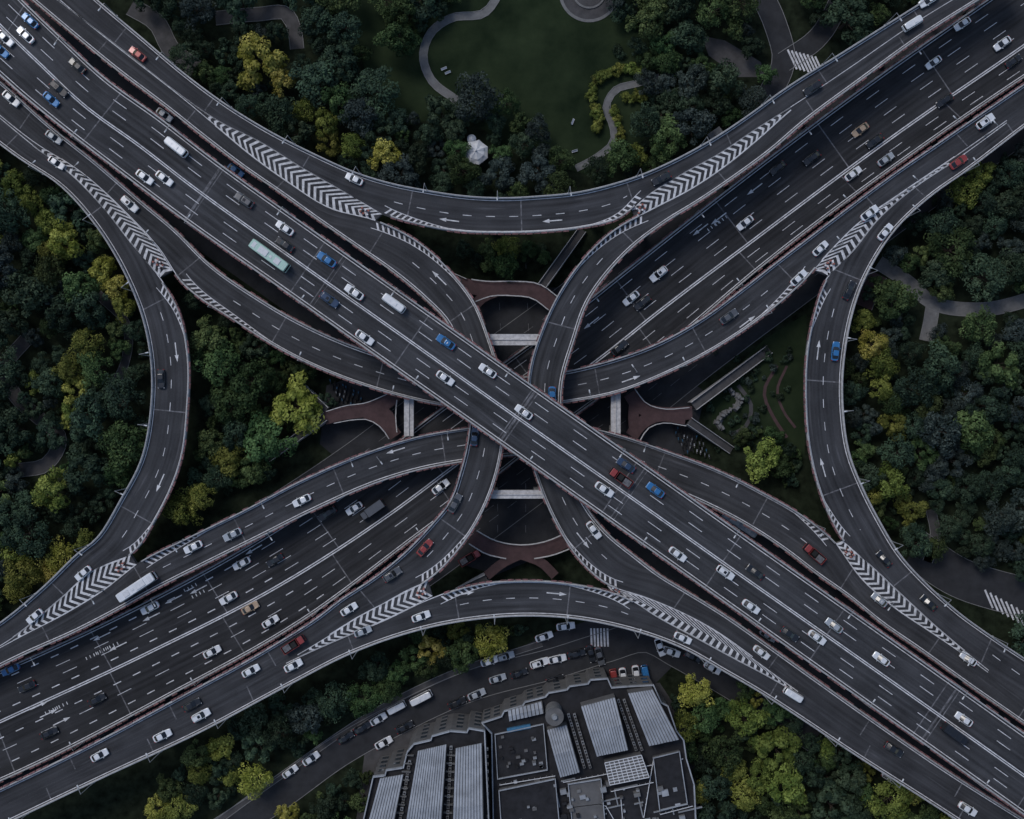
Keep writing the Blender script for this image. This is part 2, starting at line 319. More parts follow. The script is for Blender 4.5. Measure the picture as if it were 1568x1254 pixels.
finish('expressway_lower_level',rD1,M['asph_low_shaded'],[([.2,.8],(2.2,3.4),0,3,.26),([.41,.61],(4,7),0,3,.15),([.21,.41,.61,.8],(4.0,7.5),3,None,.15)],[('a',None,None,True)],[('a',.85,None,None,.2),('b',.27,None,None,.28)],every=33)
finish('expressway_lower_level',rD2,M['asph_low_shaded'],[([.28,.75],(2.2,3.4),0,3.2,.24),([.5],(4,7),0,3.2,.15),([.38,.7],(4.0,7.5),3.2,None,.15)],[('b',None,None,True)],[('b',.75,None,None,.2),('a',.27,None,None,.28)],every=33)
gores=[
 (ZN,[(T_[i][2],T_[i][3],N1_[i][0],N1_[i][1]) for i in range(9)]),
 (ZN,[(1502,-26,1502,-24),(1397,38,1397,40),(1304,102,1304,104),(1211,164,1211,168),(1160,196,1166,208),(1100,236,1110,254),(1042,268,1056,290),(985,305,998,320),(968,322,972,334)]),
 (ZN,[(-65,1268,-65,1266),(145,1168,145,1166),(292,1095,292,1093),(438,1015,438,1013),(520,978,508,971),(556,963,545,947),(597,945,582,927),(638,925,625,903),(662,912,655,890)]),
 (ZN,[(1572,1294,1572,1292),(1437,1208,1437,1206),(1312,1126,1312,1124),(1224,1063,1222,1059),(1174,1034,1160,1014),(1121,1006,1098,968),(1062,974,1036,934),(1010,946,988,915),(954,914,940,902),(934,908,930,897)]),
 (ZC,[(-85,110,-85,112),(-23,158,-24,161),(53,218,50,222),(128,266,112,270),(190,324,163,324),(240,378,207,380),(264,414,246,424)]),
 (ZC,[(-65,1025,-65,1027),(20,976,20,981),(95,915,105,936),(143,874,160,902),(200,850,209,864)]),
 (ZC,[(1660,103,1660,104),(1588,152,1588,154),(1462,240,1466,243),(1378,297,1400,287),(1318,339,1343,337),(1270,386,1303,387),(1246,414,1268,422)]),
 (ZC,[(1680,1152,1680,1154),(1600,1093,1600,1095),(1502,1017,1500,1020),(1437,963,1425,967),(1387,917,1370,930),(1335,868,1318,884),(1290,828,1280,832)])]
for z,g in gores:
    e=empty('chevron_gore_area')
    r=Rib('g',g,z-0.04,0); RIB.pop()
    r.A=r.A-r.D*0.5; r.B=r.B+r.D*0.5
    deck(r,e,M['asph_mid'],0,1.2)
    r=Rib('g',g,z,0); RIB.pop()
    mb=MB(); L=r.s[-1]; q=0.0
    while q<L-0.8:
        w=float(np.interp(q,r.s,r.w))
        if w>0.9:
            dl=min(w*0.5*0.95,L-q-0.6)
            for side in (r.A,r.B):
                c0=seg(r.Mid,r.s,[q])[0]; c1=seg(r.Mid,r.s,[q+0.75])[0]
                e0=seg(side,r.s,[q+dl])[0]; e1=seg(side,r.s,[min(q+dl+0.75,L)])[0]
                vs=[(*c0,z+.035),(*e0,z+.035),(*e1,z+.035),(*c1,z+.035)]
                cr=(e0[0]-c0[0])*(c1[1]-c0[1])-(e0[1]-c0[1])*(c1[0]-c0[0])
                mb.add(vs,[(0,1,2,3) if cr>0 else (3,2,1,0)],0)
        q+=1.75
    k0=int(np.argmax(r.w>0.5))
    for P in (r.A[k0:],r.B[k0:]): path_strip(mb,P,.18,z+.03,0)
    mb.build('chevron_markings',[M['paint2']],e)
    mb=MB(); c=r.Mid[-3]; d=(r.Mid[-3]-r.Mid[-9]); d/=np.hypot(*d)
    for k in range(6):
        p=c-d*(0.95*(k//2)+random.uniform(0,.3))+np.array([-d[1],d[0]])*((k%2-.5)*1.1+random.uniform(-.2,.2))
        mb.cyl(p[0],p[1],z+.04,.3,.27,.4,10,0); mb.cyl(p[0],p[1],z+.44,.27,.26,.22,10,1); mb.cyl(p[0],p[1],z+.66,.26,.22,.2,10,0 if k%3 else 1)
    mb.build('crash_drums',[M['orange'],M['white']])
def locate(px,py):
    best=None
    for r in RIB:
        if r.name=='g': continue
        c=(r.a+r.b)/2; d=np.hypot(c[:,0]-px,c[:,1]-py); i=int(d.argmin())
        j=min(max(i,1),len(c)-2)
        t=c[j+1]-c[j-1]; t/=np.hypot(*t); ab=r.b[i]-r.a[i]; L=np.hypot(*ab); u=ab/L
        al=(px-c[i][0])*t[0]+(py-c[i][1])*t[1]
        f=(np.dot(np.array([px,py])-al*t-r.a[i],u))/L
        if -0.02<=f<=1.02 and abs(al)<30:
            if best is None or r.z>best[0]+0.05: best=(r.z,r,f,t)
    return best
HEAD={'A':0,'T':-1,'N1':-1,'N2':1,'S':1,'C':1,'W':1,'F':-1,'E':-1,'D1':-1,'D2':1}
def place(px,py,ang=None,ground=False):
    b=None if ground else locate(px,py)
    if b is None: z=0.06; t=np.array([math.cos(math.radians(ang or 0)),math.sin(math.radians(ang or 0))]); h=1
    else:
        z,r,f,t=b; z+=0.03; h=HEAD[r.name]
        if h==0: h=-1 if f<0.5 else 1
    x,y=W(px,py,z); a=math.atan2(-t[1]*h,t[0]*h)
    return x,y,z,a
mb=MB()
for (px,py) in [(687,337),(845,338),(672,425),(270,540),(245,740),(605,690),(712,909),(853,909),(893,828),(1253,535),(1260,715),(1145,492),(967,580),(265,918),(303,903),(231,945),(388,842),(155,975),(180,990),(75,1092),(95,1104),(60,1080),(905,495),(1100,335),(1072,352),(1155,290)]:
    x,y,z,a=place(px,py)
    pts=[(-2.6,-.14),(.6,-.14),(.6,-.5),(2.4,0),(.6,.5),(.6,.14),(-2.6,.14)]
    c,s_=math.cos(a),math.sin(a)
    mb.poly([(x+u*c-v*s_,y+u*s_+v*c) for u,v in pts],z+0.0,0)
for (px,py) in [(150,1000),(165,992),(180,985),(300,895),(312,905),(85,1085),(70,1092),(1100,340),(1112,332)]:
    x,y,z,a=place(px,py)
    for k in range(4):
        cx=x+math.cos(a)*k*1.1; cy=y+math.sin(a)*k*1.1; n_=np.array([-math.sin(a),math.cos(a)])*.4
        path_strip(mb,np.array([[cx,cy]+n_,[cx,cy]-n_]),.22,z+.003,0)
mb.build('road_arrows',[M['paint2']])
mb=MB()
for (px,py,w) in [(302,288,.5),(785,652,.6),(1430,1090,.5),(500,430,.25),(955,760,.3)]:
    c=(rA.a+rA.b)/2; i=int(np.hypot(c[:,0]-px,c[:,1]-py).argmin()); a,b=rA.A[i],rA.B[i]
    path_strip(mb,np.array([a+rA.D[i]*.4,b-rA.D[i]*.4]),w,ZA+.015,0); t=(rA.Mid[i+1]-rA.Mid[i-1]);t/=np.hypot(*t)
    path_strip(mb,np.array([a+rA.D[i]*.4+t*.9,b-rA.D[i]*.4+t*.9]),w*.5,ZA+.015,0)
mb.build('bridge_expansion_joints',[M['joint']])
# ---------------------------------------------------------------- ground
mb=MB(); mb.poly([(-1800,-1800),(1800,-1800),(1800,1800),(-1800,1800)],0,0); mb.build('ground',[M['ground']])
def gpoly(name,pts,z,m):
    mb=MB(); mb.poly([W(*p) for p in pts],z,0); return mb.build(name,[M[m]])
def gstrip(name,pts,wpx,z,m,kerb=True,n=6):
    mb=MB(); P=spline(pts,n); P=np.array([W(*p) for p in P]); w=wpx*S
    path_strip(mb,P,w,z,0)
    if kerb:
        T=np.gradient(P,axis=0);T/=np.hypot(T[:,0],T[:,1])[:,None]; Nn=np.stack([-T[:,1],T[:,0]],1)
        path_strip(mb,P+Nn*(w/2+.08),.16,0,1,h=z+.1); path_strip(mb,P-Nn*(w/2+.08),.16,0,1,h=z+.1)
    return mb.build(name,[M[m],M['kerb']])
medD=[(x,y) for _,_,x,y in D1_]
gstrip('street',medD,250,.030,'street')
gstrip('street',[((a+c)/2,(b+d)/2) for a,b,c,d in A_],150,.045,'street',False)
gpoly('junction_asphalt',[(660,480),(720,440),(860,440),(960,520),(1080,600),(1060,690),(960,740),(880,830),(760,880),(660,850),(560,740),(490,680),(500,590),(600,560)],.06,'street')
mb=MB()
for off in (-100,-84,84,100,-68):
    P=np.array([W(*p) for p in spline(medD,6)]); T=np.gradient(P,axis=0);T/=np.hypot(T[:,0],T[:,1])[:,None]; Nn=np.stack([-T[:,1],T[:,0]],1)
    path_strip(mb,P+Nn*off*S,.15,.075,0,dash=(3,3))
for xx in (762,805): path_strip(mb,np.array([W(xx,400),W(xx+5,520)]),.15,.08,0,dash=(2,3.5)); path_strip(mb,np.array([W(xx,740),W(xx,860)]),.15,.08,0,dash=(2,3.5))
mb.build('street_markings',[M['joint']])
gpoly('lawn',[(515,-40),(990,-40),(1000,110),(985,215),(900,268),(800,240),(700,170),(600,200),(560,110)],.02,'grass')
gpoly('lawn',[(1090,600),(1170,520),(1235,480),(1232,700),(1160,690),(1090,650)],.02,'grass')
gstrip('garden_path',[(770,-20),(742,20),(690,28),(660,50),(648,85),(660,122),(700,154)],11,.05,'paving')
gstrip('garden_path',[(1010,118),(975,128),(942,138),(928,165),(938,192),(940,215),(915,240),(882,258)],9,.05,'paving')
gstrip('garden_path',[(1345,402),(1390,432),(1425,462),(1500,474),(1600,452)],20,.05,'paving')
gstrip('garden_path',[(1428,470),(1424,495),(1418,522)],20,.055,'paving')
gstrip('garden_path',[(330,28),(395,22),(440,22),(452,50),(455,75)],20,.05,'pavdark')
gstrip('garden_path',[(200,10),(240,35),(262,75),(300,105)],26,.05,'pavdark')
gstrip('garden_path',[(30,720),(70,712),(92,670),(60,640),(20,600),(10,560),(40,520)],20,.05,'pavdark')
gstrip('garden_path',[(150,620),(190,560),(195,500),(150,450)],12,.05,'pavdark')
gstrip('garden_path',[(1345,420),(1330,450),(1322,470)],26,.058,'redwalk')
gstrip('garden_path',[(1425,780),(1432,820),(1420,860)],14,.05,'pavdark')
gstrip('street',[(1150,-40),(1188,40),(1200,90),(1170,160)],34,.05,'street')
gstrip('street',[(1200,95),(1250,60),(1300,-30)],30,.056,'street')
gstrip('street',[(1400,840),(1470,885),(1530,905),(1700,930)],60,.05,'street')
gstrip('street',[(300,1300),(430,1215),(520,1150),(610,1100),(720,1050),(850,1015),(930,990),(990,975),(1040,1000),(1110,1040),(1250,1130)],46,.05,'street')
gpoly('car_park',[(760,1010),(830,975),(900,950),(1000,960),(1040,1010),(1000,1050),(930,1040),(850,1065),(770,1085),(690,1115),(640,1120)],.065,'street')
gpoly('courtyard_paving',[(560,1140),(700,1090),(1010,1045),(1060,1120),(1075,1300),(540,1300)],.04,'pavdark')
gstrip('pavement',[(290,1290),(420,1195),(600,1075),(700,1028),(830,985)],8,.07,'pavdark')
gpoly('plaza_paving',[(1075,55),(1110,62),(1165,95),(1172,118),(1130,118),(1085,85)],.05,'pavdark')
for (x0,y0,dx,dy,ex,ey,n) in [(1206,76,6,1.5,14,30,8),(1224,100,5,-7,22,3,0),(1508,903,8,4.5,12,28,8),(905,962,5,0,1,28,6)]:
    mb=MB()
    for k in range(n):
        path_strip(mb,np.array([W(x0+dx*k,y0+dy*k),W(x0+dx*k+ex,y0+dy*k+ey)]),.5,.085,0)
    if n: mb.build('zebra_crossing',[M['paint']])
mb=MB(); c=W(902,-12)
mb.cyl(*c,0,8.0,8.0,.12,48,0); mb.cyl(*c,.12,7.2,7.2,.03,48,1); mb.cyl(*c,.15,4.5,4.5,.3,40,0); mb.cyl(*c,.45,3.9,3.9,.1,40,1); mb.build('round_plaza',[M['paving'],M['pavdark']])
def footbridge(segs,z=5.0):
    e=empty('pedestrian_footbridge'); mb=MB(); k=0
    for pts,w in segs:
        P=spline(pts,6); P=np.array([W(*p,z) for p in P]); wm=w*S
        path_strip(mb,P,wm,z-.45+.006*k,0,h=.45)
        mid=P[len(P)//2]; mb.cyl(mid[0],mid[1],0,.5,.5,z-.45,10,1); k+=1
    mb.build('deck',[M['redwalk'],M['conc']],e)
    return e
def rail(pts,z=5.0,parent=None):
    mb=MB(); P=np.array([W(*p,z) for p in spline(pts,6)])
    path_strip(mb,P,.12,z+1.0,0,h=.1); path_strip(mb,P,.1,z,0,dash=(.1,1.9),h=1.0); path_strip(mb,P,.2,z,0,h=.15); mb.build('railing',[M['parapet']],parent)
fb=footbridge([([(706,436),(740,442),(785,442),(822,446),(850,470)],22),([(760,446),(735,458),(722,475)],16)])
rail([(722,428),(745,431),(785,431),(825,435),(858,458)],parent=fb); rail([(728,462),(750,454),(785,453),(815,457),(840,475)],parent=fb)
fb=footbridge([([(497,640),(530,632),(560,628),(590,618),(606,604)],20),([(560,632),(588,645),(606,668)],20),([(575,622),(596,640),(600,660)],18)])
rail([(500,630),(530,621),(560,617),(585,607),(600,600)],parent=fb); rail([(512,648),(540,643),(565,643),(585,656),(596,672)],parent=fb); rail([(608,612),(606,635),(608,662)],parent=fb)
fb=footbridge([([(964,602),(978,622),(1005,632),(1060,632)],20),([(967,668),(980,650),(1005,636),(1050,640)],20),([(972,612),(970,640),(972,662)],16)])
rail([(972,596),(990,618),(1015,626),(1055,624)],parent=fb); rail([(980,674),(992,656),(1012,648),(1050,652)],parent=fb)
fb=footbridge([([(722,822),(750,838),(795,846),(840,840),(872,826)],20),([(795,850),(770,862),(745,882)],14),([(800,850),(830,862),(850,882)],14)])
rail([(730,812),(755,826),(795,834),(838,828),(866,816)],parent=fb); rail([(718,832),(745,848),(775,855)],parent=fb); rail([(818,855),(845,850),(872,840)],parent=fb)
def stairs(p0,p1,w,z0=5.0):
    mb=MB(); a=np.array(W(*p0,z0)); b=np.array(W(*p1,0)); n=26; L=np.hypot(*(b-a)); ang=math.atan2(*(b-a)[::-1])
    for k in range(n):
        c=a+(b-a)*(k+.5)/n; h=z0*(1-(k+.0)/n); mb.box(c[0],c[1],0,L/n-.0,w*S,h-.02,ang,0)
    nrm=np.array([-math.sin(ang),math.cos(ang)])*(w*S/2+.06)
    for sg in (1,-1):
        q0=a+nrm*sg;q1=b+nrm*sg; dv=nrm*.12/np.hypot(*nrm)
        vs=[(*(q0),z0+1),(*(q1),1),(*(q1+dv),1),(*(q0+dv),z0+1),(*(q0),0),(*(q1),0),(*(q1+dv),0),(*(q0+dv),0)]
        mb.add(vs,[(0,1,2,3),(0,4,5,1),(3,2,6,7),(1,5,6,2),(0,3,7,4)],1)
    mb.build('footbridge_stairs',[M['pavdark'],M['parapet']])
for a,b,w in [((1062,622),(1178,535),13),((1055,645),(1120,690),11),((498,638),(410,702),11),((500,628),(450,580),10),((830,438),(892,352),12),((712,432),(640,400),10),((745,884),(700,905),10)]: stairs(a,b,w)
def portal(p0,p1,w,z):
    mb=MB(); a=np.array(W(*p0,z)); b=np.array(W(*p1,z)); L=np.hypot(*(b-a)); ang=math.atan2(*(b-a)[::-1]); c=(a+b)/2
    mb.box(c[0],c[1],z-1.6,L,w*S,1.6,ang,0)
    for q in (a+(b-a)*.1,b-(b-a)*.1): mb.box(q[0],q[1],0,1.6,1.6,z-1.6,ang,0)
    mb.box(c[0],c[1],z,L*.98,.25,.3,ang,0)
    mb.build('portal_frame_pier',[M['parapet']])
portal((742,520),(826,520),16,15.2); portal((748,757),(832,757),12,15.2); portal((626,600),(626,668),14,9.8); portal((943,596),(943,664),14,9.8)
mb=MB(); mb.cyl(0,0,0,.12,.08,8.5,8,0); mb.cyl(0,0,0,.25,.25,.4,8,0)
mb.box(0.9,0,8.45,1.9,.1,.1,0,0); mb.box(1.9,0,8.36,.9,.32,.14,0,1,.8,.7)
lamp=mb.build('street_lamp',[M['steel'],M['white']]); lm=lamp.data; bpy.data.objects.remove(lamp)
def lamps(r,side,step,start,hgt=1.0):
    P=r.A if side=='a' else r.B; q=start
    while q<r.s[-1]-10:
        p=seg(P,r.s,[q])[0]; d=np.array([np.interp(q,r.s,r.D[:,0]),np.interp(q,r.s,r.D[:,1])])*(1 if side=='a' else -1)
        o=bpy.data.objects.new('street_lamp',lm); scene.collection.objects.link(o); o.location=(p[0]-d[0]*.05,p[1]-d[1]*.05,r.z-.2); o.rotation_euler=(0,0,math.atan2(d[1],d[0])); o.scale=(1,1,hgt); q+=step
lamps(rT,'a',18.3,12);lamps(rS,'a',18.3,9);lamps(rW,'a',19,8);lamps(rE,'a',19,12);lamps(rA,'a',33,20);lamps(rA,'b',33,36);lamps(rD1,'a',34,25);lamps(rD2,'b',34,25);lamps(rC,'b',24,55);lamps(rF,'a',24,52)
# ---------------------------------------------------------------- vehicles
def outline(L,Wd,n=24,e=0.38,x0=0):
    pts=[]
    for i in range(n):
        t=2*math.pi*i/n; c,s_=math.cos(t),math.sin(t)
        pts.append((x0+L/2*math.copysign(abs(c)**e,c),Wd/2*math.copysign(abs(s_)**e,s_)))
    return pts
def loft(mb,layers,mis,cap):
    n=len(layers[0][0]); o=len(mb.v)
    for pts,z in layers: mb.v+=[(p[0],p[1],z if not callable(z) else z(p[0])) for p in pts]
    for k in range(len(layers)-1):
        for i in range(n): mb.f.append((o+k*n+i,o+k*n+(i+1)%n,o+(k+1)*n+(i+1)%n,o+(k+1)*n+i)); mb.m.append(mis[k])
    mb.f.append(tuple(o+(len(layers)-1)*n+i for i in range(n))); mb.m.append(cap)
PAINT={}
def paint(name,c,metal=0.15):
    m=mat('car_paint_'+name,c,0.3,0.04,0.5,metal=metal,spec=0.5,coat=0.6); PAINT[name]=m
for n_,c in dict(white=(.80,.81,.82),silver=(.40,.43,.46),black=(.018,.02,.024),grey=(.10,.105,.115),blue=(.03,.17,.40),navy=(.03,.06,.12),red=(.32,.05,.045),beige=(.5,.36,.24),green=(.40,.60,.52),teal=(.06,.28,.38)).items(): paint(n_,c)
def wheels(mb,xs,w,r=.32):
    for x in xs:
        for sy in (-1,1):
            n=12; y=sy*(w/2-.12); vs=[]
            for yy in (y-.11,y+.11):
                vs+=[(x+r*math.cos(2*math.pi*i/n),yy,r+r*math.sin(2*math.pi*i/n)) for i in range(n)]
            mb.add(vs,[(i,(i+1)%n,n+(i+1)%n,n+i) for i in range(n)]+[tuple(range(n)),tuple(range(2*n-1,n-1,-1))],2)
VM={}
def vehicle(kind,col):
    if (kind,col) in VM: return VM[(kind,col)]
    mb=MB()
    if kind in('car','taxi','suv'):
        L,Wd=(4.7,1.85) if kind!='suv' else (4.8,1.92)
        hz=lambda base,k:(lambda x: base-(k*max(0,(x-0.6))**1.5 if x>0 else 0.03*max(0,-x-1.2)))
        loft(mb,[(outline(L*.96,Wd*.9),.2),(outline(L,Wd*.98),.34),(outline(L,Wd),.6),(outline(L*.985,Wd*.96),hz(.82,.03)),(outline(L*.93,Wd*.84),hz(.92,.05))],[2,0,0,0],0)
        if kind=='suv': gb=(-2.15,.95,1.6);gt=(-1.75,.25,1.38);zt=1.66
        else: gb=(-1.95,1.05,1.58);gt=(-1.1,.15,1.24);zt=1.42
        gl=outline(gb[1]-gb[0],gb[2],24,.35,(gb[0]+gb[1])/2); gt_=outline(gt[1]-gt[0],gt[2],24,.35,(gt[0]+gt[1])/2)
        loft(mb,[(gl,.88),(gt_,zt)],[1],1)
        rf=outline(gt[1]-gt[0]+.06,gt[2]+.04,24,.35,(gt[0]+gt[1])/2); rf2=outline(gt[1]-gt[0]-.15,gt[2]-.15,24,.35,(gt[0]+gt[1])/2)
        loft(mb,[(rf,zt-.03),(rf,zt+.02),(rf2,zt+.05)],[0,0],0)
        for sy in (-1,1):
            for (x0,x1) in ((gb[1]-.12,gt[1]-.02),(gb[0]+.12,gt[0]+.02),(-.45,-.42)):
                y0=sy*(gb[2]/2-.01);y1=sy*(gt[2]/2+.02)
                if x0>0 or x0<-1: y0*=.93; 
                mb.add([(x0-.05,y0,.9),(x0+.05,y0,.9),(x1+.05,y1,zt+.01),(x1-.05,y1,zt+.01),(x0-.05,y0+sy*.03,.9),(x0+.05,y0+sy*.03,.9),(x1+.05,y1+sy*.03,zt+.02),(x1-.05,y1+sy*.03,zt+.02)],[(4,5,6,7),(0,1,5,4),(3,2,6,7),(0,4,7,3),(1,5,6,2)],0)
            mb.box(.75,sy*(Wd/2+.08),.88,.14,.2,.13,0,0)
            mb.box(L/2-.22,sy*(Wd/2-.32),.62,.34,.36,.1,0,3); mb.box(-L/2+.14,sy*(Wd/2-.32),.68,.2,.38,.12,0,4)
        mb.box(L/2-.02,0,.42,.08,1.0,.2,0,2)
        wheels(mb,(1.42,-1.35),Wd)
        if kind=='taxi': mb.box(-.45,0,zt+.05,.2,.5,.14,0,3)
        if kind=='suv':
            for sy in(-1,1): mb.box(-.75,sy*.58,zt+.06,1.5,.05,.06,0,2)
            mb.box(-.3,0,zt+.052,.7,.7,.01,0,1)
    elif kind in('minibus','van'):
        L,Wd,Z=(6.3,2.05,2.4) if kind=='minibus' else (5.2,1.9,2.0)
        loft(mb,[(outline(L*.98,Wd*.94,e=.25),.25),(outline(L,Wd,e=.25),.4),(outline(L,Wd,e=.25),1.15),(outline(L*.97,Wd*.94,e=.25),1.2),(outline(L*.92,Wd*.86,e=.25),Z-.2),(outline(L*.9,Wd*.82,e=.25),Z-.08),(outline(L*.84,Wd*.7,e=.3),Z)],[2,0,0,1,0,0],0)
        mb.add([(L/2-.1,-.8,1.25),(L/2-.1,.8,1.25),(L/2-.52,.72,Z-.06),(L/2-.52,-.72,Z-.06)],[(0,1,2,3)],1)
        mb.box(-.5,0,Z,.9,.9,.14,0,0,.9,.9); mb.box(1.2,0,Z,.6,.5,.08,0,0)
        for k in range(5): mb.box(-L*.3+k*L*.14,0,Z+.001,.04,Wd*.66,.03,0,0)
        for sy in(-1,1): mb.box(L/2-.1,sy*.7,.6,.2,.3,.18,0,3); mb.box(-L/2+.05,sy*.75,.8,.12,.2,.35,0,4); mb.box(L/2-.5,sy*(Wd/2+.12),1.4,.12,.22,.25,0,2)
        wheels(mb,(L*.3,-L*.3),Wd,.36)
    elif kind in('bus','coach'):
        L,Wd,Z=10.8,2.5,3.1
        loft(mb,[(outline(L*.99,Wd*.96,e=.16),.3),(outline(L,Wd,e=.16),.5),(outline(L,Wd,e=.16),1.3),(outline(L*.995,Wd*.985,e=.16),1.34),(outline(L*.98,Wd*.95,e=.16),2.5),(outline(L*.98,Wd*.95,e=.16),2.9),(outline(L*.96,Wd*.86,e=.2),Z)],[2,0,0,1,0,0],0)
        mb.box(-1.5,0,Z,2.6,1.7,.22,0,5,.94,.92); mb.box(2.6,0,Z,1.6,1.5,.16,0,5,.94,.9); mb.box(-4.2,0,Z,.9,1.4,.08,0,5); mb.box(.7,0,Z,.6,.6,.1,0,5)
        for k in range(9): mb.box(-L*.42+k*L*.105,0,Z+.001,.05,Wd*.82,.03,0,5)
        for sy in(-1,1): mb.box(L/2-.05,sy*.9,.7,.15,.35,.2,0,3); mb.box(-L/2+.03,sy*1.0,.8,.1,.25,.4,0,4); mb.box(L/2+.05,sy*(Wd/2+.1),2.0,.15,.22,.4,0,2)
        wheels(mb,(L*.33,-L*.27),Wd,.48)
    elif kind=='truck':
        L,Wd=6.4,2.1
        mb.box(-.9,0,.75,4.5,2.1,.2,0,2)
        loft(mb,[(outline(1.7,2.0,e=.25,x0=2.3),.5),(outline(1.75,2.05,e=.25,x0=2.3),1.3),(outline(1.4,1.85,e=.25,x0=2.2),1.95),(outline(1.2,1.7,e=.3,x0=2.15),2.1)],[0,1,0],0)
        for sy in(-1,1): mb.box(-.95,sy*1.02,.95,4.3,.07,.75,0,0); mb.box(3.0,sy*.75,.7,.2,.3,.2,0,3)
        mb.box(-3.08,0,.95,.07,2.1,.75,0,0); mb.box(1.2,0,.95,.08,2.1,1.0,0,0)
        mb.box(-1.9,.1,.95,2.0,1.7,.55,.03,5,.9,.9); mb.box(.1,-.1,.95,1.5,1.6,.85,0,2,.8,.85)
        wheels(mb,(2.2,-1.6,-2.4),Wd,.4)
    elif kind=='boxtruck':
        mb.box(-.9,0,.75,5.0,2.2,2.1,0,0,.99,.97); 
        for k in range(4): mb.box(-3.0+k*1.4,0,2.86,.06,2.1,.04,0,0)
        loft(mb,[(outline(1.7,2.0,e=.25,x0=2.6),.5),(outline(1.75,2.05,e=.25,x0=2.6),1.3),(outline(1.4,1.85,e=.25,x0=2.5),1.95),(outline(1.2,1.7,e=.3,x0=2.45),2.1)],[0,1,0],0)
        for sy in(-1,1): mb.box(3.35,sy*.75,.7,.2,.3,.2,0,3); mb.box(-3.4,sy*.9,.8,.1,.2,.2,0,4)
        wheels(mb,(2.4,-1.6,-2.4),2.1,.4)
    o=mb.build(kind,[PAINT[col],M['glass'],M['black'],M['head'],M['tail'],M['white' if kind!='truck' else 'joint']])
    me=o.data; bpy.data.objects.remove(o); VM[(kind,col)]=me; return me
NAMES={'car':'car','taxi':'taxi','suv':'suv','minibus':'minibus','van':'van','bus':'city_bus','coach':'coach_bus','truck':'flatbed_truck','boxtruck':'box_truck'}
def put(px,py,col='white',kind='car',ang=None,ground=False,name=None):
    x,y,z,a=place(px,py,ang,ground)
    o=bpy.data.objects.new(name or NAMES[kind],vehicle(kind,col)); scene.collection.objects.link(o)
    o.location=(x,y,z); o.rotation_euler=(0,0,a+random.uniform(-.025,.025)); 
    if kind in('car','suv','taxi'): k=random.uniform(.98,1.09); o.scale=(k,k,k)
Wt='white'
V=[(48,33,'blue'),(41,55),(10,60),(3,78,'blue'),(120,102,'black'),(92,137,'black','suv'),(80,153,'blue'),(272,227,Wt,'minibus'),(223,272),(253,274),(375,307,'grey','suv'),(437,350),(437,375,'black'),(415,393,'green','bus'),(501,398,'blue'),(543,448),(505,459,'navy','suv'),(604,465,Wt,'minibus'),(559,517),(683,524,'blue','taxi'),(747,568),(682,579),(802,631,'white','taxi'),(925,749),(958,712,'navy'),(950,731,'red','truck'),(1003,750,'blue'),(1037,848),(1155,875,'black'),(1110,876,Wt,'suv'),(1149,928),(1208,970,'black'),(1250,975,Wt,'taxi'),(1276,957,'silver'),(1348,1008),(1474,1100),(1459,1121,'black','boxtruck'),
(212,84,'red'),(543,275),(1012,274,'black'),(1243,136,'black','suv'),(1395,38,Wt,'van'),(1420,2),
(19,152),(84,211,'silver'),(88,250),(200,313,Wt,'suv'),(248,580,'black'),(129,877),(55,943),
(213,897,Wt,'coach'),(297,837),(357,818,'silver'),(463,766),
(18,1024,'blue'),(43,1050,'black'),(150,1070,'black'),(77,1121,'black'),(231,930),(326,997),(351,915),(384,930,'beige'),(415,951),(371,862),(422,857,'black'),(502,786,'black'),(543,778),(571,780,'grey','boxtruck'),(675,745),
(651,838,'red'),(601,879,'grey','suv'),(697,770,'grey'),(535,932),(556,966,'silver'),(645,943),(727,668,'navy'),(451,985,'red','truck'),(450,1018),(385,1026),(295,1078,'black'),(309,1094,Wt,'suv'),(250,1125),(154,1155),
(1045,976),(1165,998),(1213,1062,Wt,'van'),(1480,1237),(1367,1146,'black'),(909,811),
(1245,847,'red','truck'),(1352,855,'black'),(1345,918,'silver','taxi'),(1420,922,'black'),(1481,1008),(1299,445,'black'),(1278,538,'blue'),(1354,356),(1330,327),(1255,381),(1222,426),(1115,485,'grey'),(1507,187,Wt,'suv'),(1466,249,'red'),
(1355,245,'silver'),(1305,267),(1338,217,'black'),(1316,200,'beige'),(1140,342),(1190,258,'black'),(1242,243,'black'),(1008,420,Wt,'suv'),(966,457),(983,464,'black'),(948,533,'black'),(1445,155,'black'),(1428,97),(1550,95,'black'),(1533,68),(1472,38),(845,607,'blue')]
for v in V: put(*v)
for v in [(253,177,Wt,'car',37),(362,262,'blue','car',37),(692,648,Wt,'car',-30),(720,853,'red','truck',-30),(1130,800,'silver','coach',33),(1175,972,'silver','car',33)]: put(v[0],v[1],v[2],v[3],v[4],True)
